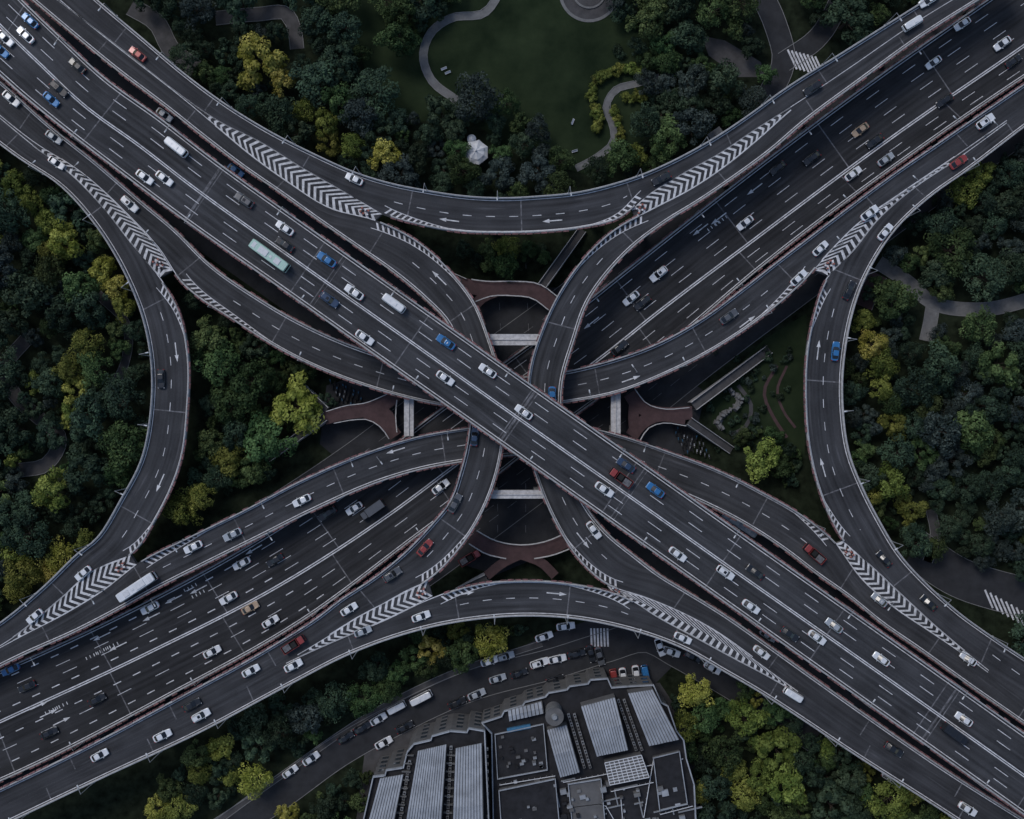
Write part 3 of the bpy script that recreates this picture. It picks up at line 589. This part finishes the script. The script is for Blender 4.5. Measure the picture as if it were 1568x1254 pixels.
for v in [(866,958,Wt,'car',-8),(833,974,Wt,'car',-20),(750,1011,Wt,'car',-18),(774,1004,'silver','suv',-18),(826,1014,Wt,'suv',-18),(853,1008,Wt,'car',-14),(883,1000,'black','car',-14),(795,1030,'black','car',-18),(762,1038,'silver','car',-18),(645,1067,Wt,'minibus',-28),(608,1082,Wt,'van',-28),(580,1100,Wt,'car',-30),(556,1113,'black','car',-30),(530,1128,'black','car',-30),(588,1136,Wt,'car',-28),(477,1160,Wt,'car',-35),(445,1180,Wt,'car',-35),(620,1112,'black','car',-28),(905,1000,'black','car',75),(918,1004,'grey','car',75),(940,1038,'red','van',80),(954,1036,Wt,'car',82),(974,1032,Wt,'car',80),(988,1032,'blue','van',80),(1010,990,Wt,'car',70),(1027,997,Wt,'car',20),(1060,1005,'black','car',28),(1090,1022,Wt,'car',30),(1362,1190,Wt,'car',33),(1330,1165,'black','car',33),(700,1075,'black','car',-24),(730,1062,'silver','car',-24),(850,1040,'black','suv',-15)]: put(v[0],v[1],v[2],v[3],v[4],True,name='parked_'+NAMES[v[3]])
mb=MB()
for (cx,cy,n,a) in [(528,598,30,.35),(1052,668,34,.5),(690,640,6,.3)]:
    for k in range(n):
        x,y=W(cx+(k%8-3.5)*6+random.uniform(-1,1)+(k//8)*4,cy+(k//8-1.5)*9+(k%8)*2.5+random.uniform(-1,1)); an=1.2+a+random.uniform(-.2,.2); mi=random.choice([0,0,1,2,3]); c,s_=math.cos(an),math.sin(an)
        mb.box(x,y,.45,1.1,.28,.3,an,mi,.8,.7); mb.box(x-.3*c,y-.3*s_,.75,.6,.26,.1,an,0); mb.box(x+.5*c,y+.5*s_,.3,.15,.3,.75,an,mi); mb.box(x+.5*c,y+.5*s_,1.03,.06,.62,.05,an,0)
        for d in(.62,-.55): mb.box(x+d*c,y+d*s_,.08,.46,.1,.42,an,0,.6,1)
mb.build('parked_scooters',[M['black'],M['steel'],M['blue'],M['white']])
# ---------------------------------------------------------------- buildings
def ribbed(mb,q,z,n,mi,rise=1.2,h=.22):
    a,b,c,d=[np.array(W(*p,z)) for p in q]
    for k in range(n):
        hk=h*random.uniform(.7,1.5)
        for (t0,t1,hh) in ((k/n,(k+.76)/n,hk),((k+.76)/n,(k+1)/n,0)):
            p0=a+(b-a)*t0;p1=a+(b-a)*t1;q0=d+(c-d)*t0;q1=d+(c-d)*t1
            m0=(p0+q0)/2;m1=(p1+q1)/2
            vs=[(*p0,z+hh),(*p1,z+hh),(*m1,z+hh+rise),(*m0,z+hh+rise),(*q1,z+hh),(*q0,z+hh),(*p0,z-.3),(*p1,z-.3),(*q1,z-.3),(*q0,z-.3)]
            mb.add(vs,[(3,2,1,0),(5,4,2,3),(0,1,7,6),(5,9,8,4),(0,6,9,5,3),(1,2,4,8,7)],mi if hh else 1)
def wparapet(mb,pts,z,mi,w=.3,h=.9):
    for i in range(len(pts)):
        a,b=np.array(pts[i]),np.array(pts[(i+1)%len(pts)]); L=np.hypot(*(b-a)); d=(b-a)/L
        path_strip(mb,np.array([a-d*.1,b-d*.2]),w,z,mi,h=h+.004*i)
def windows(mb,pts,z0,z1,mi,fl=3.2,bay=2.6):
    ar=sum(pts[i][0]*pts[(i+1)%len(pts)][1]-pts[(i+1)%len(pts)][0]*pts[i][1] for i in range(len(pts)))
    sg=1 if ar>0 else -1
    for i in range(len(pts)):
        a,b=np.array(pts[i]),np.array(pts[(i+1)%len(pts)]); L=np.hypot(*(b-a)); d=(b-a)/L; nn=np.array([d[1],-d[0]])*sg; an=math.atan2(d[1],d[0])
        nb=int(L//bay)
        for k in range(nb):
            for f in range(int((z1-z0-.5)//fl)):
                c=a+d*(k+.5)*L/nb+nn*.04; mb.box(c[0],c[1],z0+f*fl+1,bay*.6,.14,1.6,an,mi)
                c=c+nn*.08; mb.box(c[0],c[1],z0+f*fl+.85,bay*.68,.2,.12,an,1)
BM=[M['roofrib'],M['wall'],M['roofdark'],M['glassb'],M['white'],M['steel'],M['blue'],M['paving']]
def acrow(mb,p0,p1,z,n,sz=.9):
    a,b=np.array(W(*p0,z)),np.array(W(*p1,z)); an=math.atan2(*(b-a)[::-1])
    for k in range(n):
        c=a+(b-a)*(k+.5)/n; mb.box(c[0],c[1],z,sz,sz*.8,.7,an,7 if k%3 else 5); mb.cyl(c[0],c[1],z+.7,sz*.3,sz*.3,.08,8,2)
e=empty('apartment_building'); mb=MB(); z=15
p1=[W(*p,z) for p in [(540,1330),(572,1188),(590,1186),(592,1178),(618,1174),(624,1150),(634,1138),(660,1132),(662,1126),(690,1118),(715,1120),(718,1114),(742,1118),(752,1330)]]
mb.prism(p1,0,z,2,1); wparapet(mb,p1,z,0,h=1.0); windows(mb,p1,0,z,3); mb.build('walls_and_roof',BM,e)
mb=MB()
ribbed(mb,[(582,1192),(618,1186),(592,1320),(548,1320)],z+1.2,9,0); ribbed(mb,[(640,1150),(684,1140),(672,1320),(612,1320)],z+2,13,0); ribbed(mb,[(698,1146),(738,1138),(742,1320),(692,1320)],z+1.6,10,0)
acrow(mb,(691,1140),(682,1320),z,22); acrow(mb,(628,1162),(602,1320),z,20); acrow(mb,(746,1140),(748,1300),z,14,.6)
for k in range(12):
    for (x0,x1) in ((688,680),(624,598)):
        t=k/12; c=W(x0+(x1-x0)*t+3,1155+t*150,z); mb.box(c[0],c[1],z,.15,2.2,1.1,1.5,7)
mb.build('ribbed_roof_panels',BM,e)
e=empty('office_building'); mb=MB(); z=11
raw=[(757,1330),(753,1122),(738,1106),(768,1096),(772,1088),(800,1080),(804,1074),(835,1066),(840,1060),(868,1055),(872,1050),(900,1046),(904,1040),(930,1038),(936,1052),(962,1050),(1000,1048),(1012,1075),(1022,1080),(1035,1118),(1046,1132),(1050,1160),(1062,1200),(1068,1330)]
p2=[W(*p,z) for p in raw]
mb.prism(p2,0,z,2,1); wparapet(mb,p2,z,0,h=.9); windows(mb,p2,0,z,3)
mb.build('walls_and_roof',BM,e)
mb=MB()
def block(q,z1,n,rise=.8):
    P=[W(*p,z1) for p in q]; mb.prism([tuple(p) for p in P],z,z1-.31,1,1); ribbed(mb,q,z1,n,0,rise)
block([(838,1118),(868,1110),(888,1182),(858,1190)],z+3,8); block([(890,1082),(942,1068),(962,1148),(914,1158)],z+4,13); block([(962,1062),(1000,1056),(1040,1132),(994,1142)],z+4,10)
block([(690+88,1088),(830,1074),(833,1092),(780,1104)],z+1.4,9,.3)
for o_ in (0,9):
    acrow(mb,(870+o_,1092),(895+o_,1175),z+.5,18,.8)
    acrow(mb,(946+o_,1070),(974+o_,1148),z+.5,18,.8)
for q,zz,mi in [([(758,1124),(832,1108),(838,1178),(762,1192)],z+.5,2),([(764,1210),(850,1192),(860,1300),(770,1300)],z+1.5,2),([(870,1200),(920,1192),(930,1300),(880,1300)],z+1,1),([(1000,1160),(1040,1150),(1052,1230),(1010,1240)],z+1.2,2)]:
    P=[W(*p,zz) for p in q]; mb.prism(P,z,zz,mi,1); wparapet(mb,P,zz,0,.2,.6)
P=[W(*p,z+.8) for p in [(776,1116),(812,1109),(813,1115),(777,1122)]]; mb.prism(P,z,z+.9,6,6)
c=W(849,1097,z+6); mb.cyl(c[0],c[1],z,2.1,2.1,6,28,7); mb.cyl(c[0],c[1],z+6,2.3,2.3,.3,28,1); mb.cyl(c[0],c[1],z+6.3,.8,.6,.8,14,5)
q=[(926,1168),(982,1156),(994,1190),(934,1202)]; P=[np.array(W(*p,z+3)) for p in q]; mb.prism([tuple(p) for p in P],z,z+3,1,1)
for k in range(9):
    t=k/8; path_strip(mb,np.array([P[0]+(P[1]-P[0])*t,P[3]+(P[2]-P[3])*t]),.16,z+3,4,h=.12)
    path_strip(mb,np.array([P[0]+(P[3]-P[0])*t,P[1]+(P[2]-P[1])*t]),.16,z+3,4,h=.14)
for ln in [[(765,1200),(850,1186)],[(862,1196),(915,1186),(1045,1160)],[(935,1210),(1000,1196)],[(868,1235),(925,1228),(940,1254)],[(1010,1245),(1060,1232)],[(950,1220),(955,1280)],[(1000,1160),(985,1250)]]:
    PP=np.array([W(*p,z) for p in ln]); path_strip(mb,PP,.16,z+.9,4,h=.1); path_strip(mb,PP,.1,z,4,dash=(.1,1.4),h=.9)
for k in range(110):
    x=random.uniform(775,1050); y=random.uniform(1195,1300)
    c=W(x,y,z); s_=random.uniform(.5,1.9); mb.box(c[0],c[1],z+.0,s_,s_*random.uniform(.4,1),random.uniform(.6,2.2),.2,random.choice([1,5,5,7,0,2]))
for k in range(24):
    c=W(random.uniform(765,830),random.uniform(1125,1175),z); mb.box(c[0],c[1],z+.5,random.uniform(.4,1.2),.6,.6,.2,random.choice([1,5,2]))
for k in range(20):
    x=random.uniform(780,1040);y=random.uniform(1195,1260); a0=np.array(W(x,y,z)); an=random.choice([-.22,1.35]); L_=random.uniform(2,7)
    path_strip(mb,np.array([a0,a0+np.array([math.cos(an),-math.sin(an)])*L_]),.3,z+.1,5,h=.35+k*.01)
mb.build('roof_structures',BM,e)
mb=MB(); c=W(729,232,4)
n=14; 
for r0,r1,z0,z1 in ((3.0,2.0,3.0,3.9),(2.0,.3,3.9,4.6)):
    vs=[(c[0]+r0*(1+.12*(i%2))*math.cos(2*math.pi*i/n),c[1]+r0*(1+.12*(i%2))*math.sin(2*math.pi*i/n),z0+.3*(i%2)) for i in range(n)]+[(c[0]+r1*math.cos(2*math.pi*i/n),c[1]+r1*math.sin(2*math.pi*i/n),z1+.12*(i%2)) for i in range(n)]
    mb.add(vs,[(i,(i+1)%n,n+(i+1)%n,n+i) for i in range(n)],0)
mb.cyl(c[0],c[1],4.5,.35,.1,.8,10,0)
for i in range(7): mb.cyl(c[0]+2.6*math.cos(i*.9),c[1]+2.6*math.sin(i*.9),0,.12,.12,3.1,8,1)
c2=W(722,212,3); mb.cyl(c2[0],c2[1],0,1.0,1.0,2.6,16,0); mb.cyl(c2[0],c2[1],2.6,1.2,.2,.7,16,0)
mb.build('park_pavilion',[M['white'],M['steel']])
mb=MB()
for k in range(22):
    t=k/21; x,y=W(1112+16*math.sin(t*5.5)+4+random.uniform(-3,3),597+58*t); s_=random.uniform(.8,1.9); mb.box(x,y,0,s_,s_*.8,random.uniform(.5,2.2),random.uniform(0,3),0,.6,.5)
mb.build('rockery',[M['paving']])
gstrip('garden_path',[(1130,590),(1150,620),(1140,655),(1120,665)],6,.06,'pavdark',False); gstrip('garden_path',[(1190,560),(1170,600),(1185,640),(1205,670)],5,.05,'redwalk',False)
gstrip('garden_path',[(1205,560),(1190,600),(1200,630),(1218,655)],4,.055,'redwalk',False)
mb=MB(); c=W(1097,207,3); mb.box(c[0],c[1],0,3.4,2.6,3,.6,0); mb.box(c[0],c[1],3,3.8,3,.25,.6,1); mb.box(c[0],c[1],3.25,1,.8,.5,.6,1); mb.build('equipment_kiosk',[M['wall'],M['paving']])
for (x,y,a) in [(680,106,.4),(686,112,.4),(877,187,1.2),(880,232,.3)]:
    mb=MB(); c=W(x,y); mb.box(*c,.4,1.6,.45,.06,a,0); mb.box(c[0]-.2*math.sin(a),c[1]+.2*math.cos(a),.46,1.6,.06,.45,a,0)
    for d in (-.65,.65): mb.box(c[0]+d*math.cos(a),c[1]+d*math.sin(a),0,.08,.4,.4,a,0)
    mb.build('park_bench',[M['white']])
# ---------------------------------------------------------------- trees
def make_tree(seed,R,Ht,nc,lf,ls):
    rg=np.random.RandomState(seed); 
    th=rg.uniform(0,2*np.pi,nc); u=rg.uniform(-.15,1,nc); rr=np.sqrt(np.maximum(0,1-np.clip(u,0,1)**2))
    lob=1+.20*np.sin(th*3+seed)+.12*np.sin(th*5+seed*2)
    k=rg.uniform(.6,.92,nc)
    cx=R*rr*lob*np.cos(th)*k; cy=R*rr*lob*np.sin(th)*k; cz=Ht*.52+u*Ht*.42*rg.uniform(.7,1.15,nc)
    cr=R*rg.uniform(.18,.36,nc); cv=np.clip(rg.normal(.42,.33,nc),0,1)
    V_=[];cl=[]
    for i in range(nc):
        d=rg.normal(size=(lf,3)); d[:,2]=np.abs(d[:,2])*.9+d[:,2]*.1; d/=np.linalg.norm(d,axis=1)[:,None]
        p=np.array([cx[i],cy[i],cz[i]])+d*cr[i]*rg.uniform(.75,1.1,(lf,1))*np.array([1,1,.85])
        nr=d+rg.normal(size=(lf,3))*.38; nr/=np.linalg.norm(nr,axis=1)[:,None]
        t=np.cross(nr,rg.normal(size=(lf,3))); t/=np.linalg.norm(t,axis=1)[:,None]; b=np.cross(nr,t)
        s_=ls*rg.uniform(.6,1.3,(lf,1))
        q=np.stack([p-t*s_,p-b*s_*.55,p+t*s_,p+b*s_*.55],1); V_.append(q.reshape(-1,3)); cl+=list(np.clip(cv[i]+rg.normal(0,.16,lf),0,1))
    V_=np.concatenate(V_); nl=len(V_)//4
    mb=MB(); 
    mb.cyl(0,0,0,.3*R/4,.18*R/4,Ht*.5,8,0)
    for i in range(0,nc,3):
        a=np.array([0,0,Ht*.38]); b_=np.array([cx[i],cy[i],cz[i]]); r0=.09*R/4
        dx=np.array([r0,0,0]);dy=np.array([0,r0,0]); vs=[a+dx,a+dy,a-dx,a-dy,b_+dx*.4,b_+dy*.4,b_-dx*.4,b_-dy*.4]; mb.add(vs,[(0,1,5,4),(1,2,6,5),(2,3,7,6),(3,0,4,7)],0)
    nt_=len(mb.v); nf=len(mb.f)
    verts=mb.v+[tuple(v) for v in V_]; faces=mb.f+[(nt_+4*i,nt_+4*i+1,nt_+4*i+2,nt_+4*i+3) for i in range(nl)]
    me=bpy.data.meshes.new('tree'); me.from_pydata(verts,[],faces); me.materials.append(M['trunk']); me.materials.append(LEAF['dark'])
    me.polygons.foreach_set('material_index',[0]*nf+[1]*nl)
    at=me.attributes.new('clump','FLOAT','FACE'); at.data.foreach_set('value',[0.]*nf+cl); me.update(); return me
TREES=[make_tree(11+i,4.0,[9,10,8.5,9.5,8,9,9,10][i],[36,42,30,50,26,40,32,46][i],[88,74,100,60,110,84,95,66][i],[.28,.26,.32,.24,.34,.27,.3,.24][i]) for i in range(8)]
BUSH=[make_tree(50+i,2.0,2.6,22,50,.2) for i in range(2)]
placed=[]
def tree(px,py,rpx,pal,bush=False):
    zt=6 if not bush else 1.5
    x,y=W(px,py,zt); r=rpx*S*.97; me=random.choice(BUSH if bush else TREES); R0=2.0 if bush else 4.0
    o=bpy.data.objects.new('shrub' if bush else 'broadleaf_tree',me); scene.collection.objects.link(o); o.location=(x,y,0)
    k=r/R0; kz=k*random.uniform(.85,1.1) if bush else min(1.3,max(.65,k))*random.uniform(.8,1.15)
    o.scale=(k*random.uniform(.92,1.1),k*random.uniform(.92,1.1),kz); o.rotation_euler=(0,0,random.uniform(0,6.28))
    o.material_slots[1].link='OBJECT'; o.material_slots[1].material=LEAF[pal]; placed.append((x,y,r))
def roadclear(px,py,rpx,zt=5):
    x,y=W(px,py,zt); p=np.array([x,y]); r=rpx*S
    for q in RIB:
        d=np.hypot(*(q.Mid-p).T)-q.w/2
        if d.min()<r*.72+.2: return False
    return True
def inpoly(x,y,poly):
    c=False;n=len(poly)
    for i in range(n):
        x1,y1=poly[i];x2,y2=poly[(i+1)%n]
        if (y1>y)!=(y2>y) and x<(x2-x1)*(y-y1)/(y2-y1)+x1: c=not c
    return c
NO=[]
def nopath(pts,w):
    P=spline(pts,6)
    for p in P: NO.append((p[0],p[1],w))
nopath([(1345,402),(1390,432),(1425,462),(1500,474),(1600,452)],18);nopath([(1428,470),(1418,522)],16)
nopath([(330,28),(395,22),(440,22),(455,75)],18);nopath([(200,10),(240,35),(262,75)],18);nopath([(40,720),(80,700)],24);nopath([(1425,780),(1420,860)],10)
nopath([(770,-20),(742,20),(690,28),(660,50),(648,85),(660,122),(700,154)],12); nopath([(928,165),(938,192),(940,215),(915,240),(882,258)],8)
nopath([(1150,-40),(1188,40),(1200,90),(1250,60)],24);nopath([(1090,65),(1150,108)],20);nopath([(300,1300),(430,1215),(520,1150),(610,1100),(720,1050),(850,1015),(990,975),(1040,1000),(1110,1040)],36)
nopath([(729,235),(725,205)],20);nopath([(1440,880),(1530,905),(1650,930)],34);nopath([(498,638),(410,702)],14);nopath([(1062,622),(1178,535)],12);nopath([(830,438),(892,352)],10);nopath([(1097,207),(1098,208)],14)
nopath([(20,560),(60,520)],10); nopath([(150,620),(190,560),(195,500)],7)
def free(px,py,rpx,sp=.8):
    for (x,y,w) in NO:
        if (x-px)**2+(y-py)**2<(w+rpx*.25)**2: return False
    X,Y=W(px,py,6); r=rpx*S
    for (x,y,q) in placed:
        if (x-X)**2+(y-Y)**2<((q+r)*sp*.85)**2: return False
    return roadclear(px,py,rpx)
for t in [(402,92,34,'yel'),(432,122,20,'yel'),(378,120,16,'yg'),(465,165,18,'yg'),(497,186,20,'yg'),(590,236,25,'yel'),(500,215,20,'yg'),(540,222,20,'yg'),(102,372,27,'yel'),(70,340,22,'yg'),(75,385,20,'yg'),(152,412,22,'yel'),(176,440,20,'yel'),(186,470,18,'yg'),(115,600,24,'yg'),(105,625,18,'yg'),(452,625,40,'yel'),(40,878,26,'yg'),(95,855,26,'yel'),(75,880,20,'yel'),(20,905,20,'yg'),(130,830,18,'yg'),(750,982,25,'yel'),(658,998,20,'yel'),(700,965,16,'yg'),(1065,1058,28,'yel'),(335,1150,20,'yel'),(302,1188,20,'yg'),(388,1195,24,'yel'),(350,1195,16,'yg'),(1405,1200,26,'yg'),(270,1240,24,'yg'),(1335,528,24,'yel'),(1350,560,22,'yg'),(1325,490,18,'yg'),(1350,595,20,'yg'),(1370,650,24,'yg'),(1360,740,26,'yg'),(1335,760,18,'yg'),(1400,780,24,'yg'),(1330,690,16,'mid'),(775,378,20,'yg'),(810,380,16,'mid'),(745,380,15,'mid'),(280,780,26,'yg'),(310,760,22,'yg'),(350,705,26,'yg'),(385,720,24,'mid'),(20,285,24,'yg'),(45,310,18,'yg'),(950,240,26,'mid'),(975,235,18,'yg'),(1025,215,30,'mid'),(1190,1150,32,'yg'),(1140,1100,30,'yg'),(1110,1150,30,'mid'),(1080,1100,22,'mid'),(1165,700,28,'yg'),(1195,715,20,'mid'),(340,560,36,'mid'),(385,585,34,'mid'),(320,520,30,'mid'),(355,620,30,'mid'),(1480,290,24,'yg'),(1500,265,22,'yg'),(240,1240,20,'yel'),(470,1100,26,'teal'),(430,1120,26,'dark'),(1200,1200,30,'yg'),(1000,1260,22,'mid'),(1160,1190,24,'yg'),(440,1250,18,'yel')]: tree(*t)
regs=[([(180,-30),(510,-30),(560,90),(590,170),(640,175),(700,150),(780,150),(860,240),(880,290),(770,300),(560,265),(390,180),(290,110)],['dark','dark','mid','dark','teal']),
 ([(585,-30),(700,-30),(680,20),(645,60),(600,60)],['dark','dark','mid']),
 ([(940,-30),(1180,-30),(1190,130),(1090,210),(990,262),(890,275),(885,255),(975,225),(990,100),(960,40)],['dark','dark','mid','teal']),
 ([(-60,200),(60,255),(130,320),(200,440),(225,540),(220,680),(180,760),(100,870),(-60,960)],['dark','dark','mid','dark','teal','dark','mid','dark','yg']),
 ([(275,440),(420,540),(480,575),(500,620),(420,690),(420,720),(240,810),(290,650)],['dark','mid','mid']),
 ([(690,360),(870,360),(840,395),(780,415),(720,400)],['dark','mid']),
 ([(1130,665),(1180,655),(1240,690),(1245,745),(1200,740)],['dark','mid']),
 ([(1380,330),(1640,170),(1640,880),(1480,890),(1400,860),(1350,790),(1310,700),(1300,560),(1330,460)],['dark','teal','teal','dark','dark','mid']),
 ([(620,975),(700,955),(800,965),(760,1000),(640,1035)],['mid','dark']),
 ([(180,1300),(300,1150),(430,1085),(600,1010),(640,1035),(400,1180),(420,1230),(560,1190),(560,1230),(530,1300)],['dark','dark','mid']),
 ([(1035,1060),(1080,1010),(1300,1160),(1500,1300),(1080,1300),(1050,1150)],['mid','dark','mid','dark','yg']),
 ([(1540,1020),(1640,1080),(1640,960),(1560,960)],['dark']),
 ([(1500,-30),(1240,-30),(1270,60),(1400,-10)],['dark','mid'])]
for poly,pals in regs:
    xs=[p[0] for p in poly];ys=[p[1] for p in poly]; area=(max(xs)-min(xs))*(max(ys)-min(ys))
    for tr in range(int(area/90)):
        x=random.uniform(min(xs),max(xs));y=random.uniform(min(ys),max(ys))
        if not inpoly(x,y,poly): continue
        rr=random.choice([16,20,24,27,31,35]) if tr<area/180 else random.choice([11,14,17,20])
        if free(x,y,rr): tree(x,y,rr,random.choice(pals))
for pts,pal,r in [([(905,150),(912,125),(935,110),(960,105),(985,112)],'yg',9),([(915,200),(918,180),(908,160)],'yg',8),([(950,215),(948,190),(940,165)],'yg',7),([(960,150),(975,145),(985,150)],'yg',7),([(1455,590),(1470,600),(1460,620)],'yg',10),([(945,75),(955,85)],'dark',7)]:
    for p in spline(pts,4): tree(p[0]+random.uniform(-3,3),p[1]+random.uniform(-3,3),r*random.uniform(.8,1.3),pal,True)
cnt=0
for tr in range(6000):
    poly,pals=random.choice(regs); xs=[p[0] for p in poly];ys=[p[1] for p in poly]
    x=random.uniform(min(xs),max(xs));y=random.uniform(min(ys),max(ys)); r=random.uniform(6,11)
    if inpoly(x,y,poly) and cnt<300 and free(x,y,r,.62): tree(x,y,r,random.choice(['dark','dark','mid']),True); cnt+=1
for k in range(40):
    x,y=random.uniform(1085,1228),random.uniform(510,690); r=random.uniform(4,8)
    if roadclear(x,y,r): tree(x,y,r,random.choice(['dark','dark','teal']),True)
print('trees',len(placed))
# ---------------------------------------------------------------- light, sky, camera
w=bpy.data.worlds.new('World'); scene.world=w; w.use_nodes=True; nt=w.node_tree; bg=nt.nodes['Background']
sk=nt.nodes.new('ShaderNodeTexSky'); sk.sky_type='NISHITA'; sk.sun_disc=False; sk.sun_elevation=math.radians(52); sk.sun_rotation=math.radians(-40); sk.air_density=1.1; sk.dust_density=1.5; sk.ozone_density=1.6
nt.links.new(sk.outputs[0],bg.inputs[0]); bg.inputs[1].default_value=0.108
L=bpy.data.lights.new('sun','SUN'); L.energy=1.1; L.angle=math.radians(20); L.color=(1,.97,.94)
lo=bpy.data.objects.new('sun',L); scene.collection.objects.link(lo)
el,az=math.radians(52),math.radians(-40)
dirv=Vector((math.sin(az)*math.cos(el),math.cos(az)*math.cos(el),math.sin(el)))
lo.rotation_euler=dirv.to_track_quat('Z','Y').to_euler()
cam=bpy.data.cameras.new('camera'); co=bpy.data.objects.new('camera',cam); scene.collection.objects.link(co)
co.location=(0,0,H); cam.sensor_fit='HORIZONTAL'; cam.angle=2*math.atan(CX*S/H); cam.clip_end=5000; cam.clip_start=1
scene.camera=co
scene.view_settings.view_transform='Standard'; scene.view_settings.look='None'; scene.view_settings.exposure=0
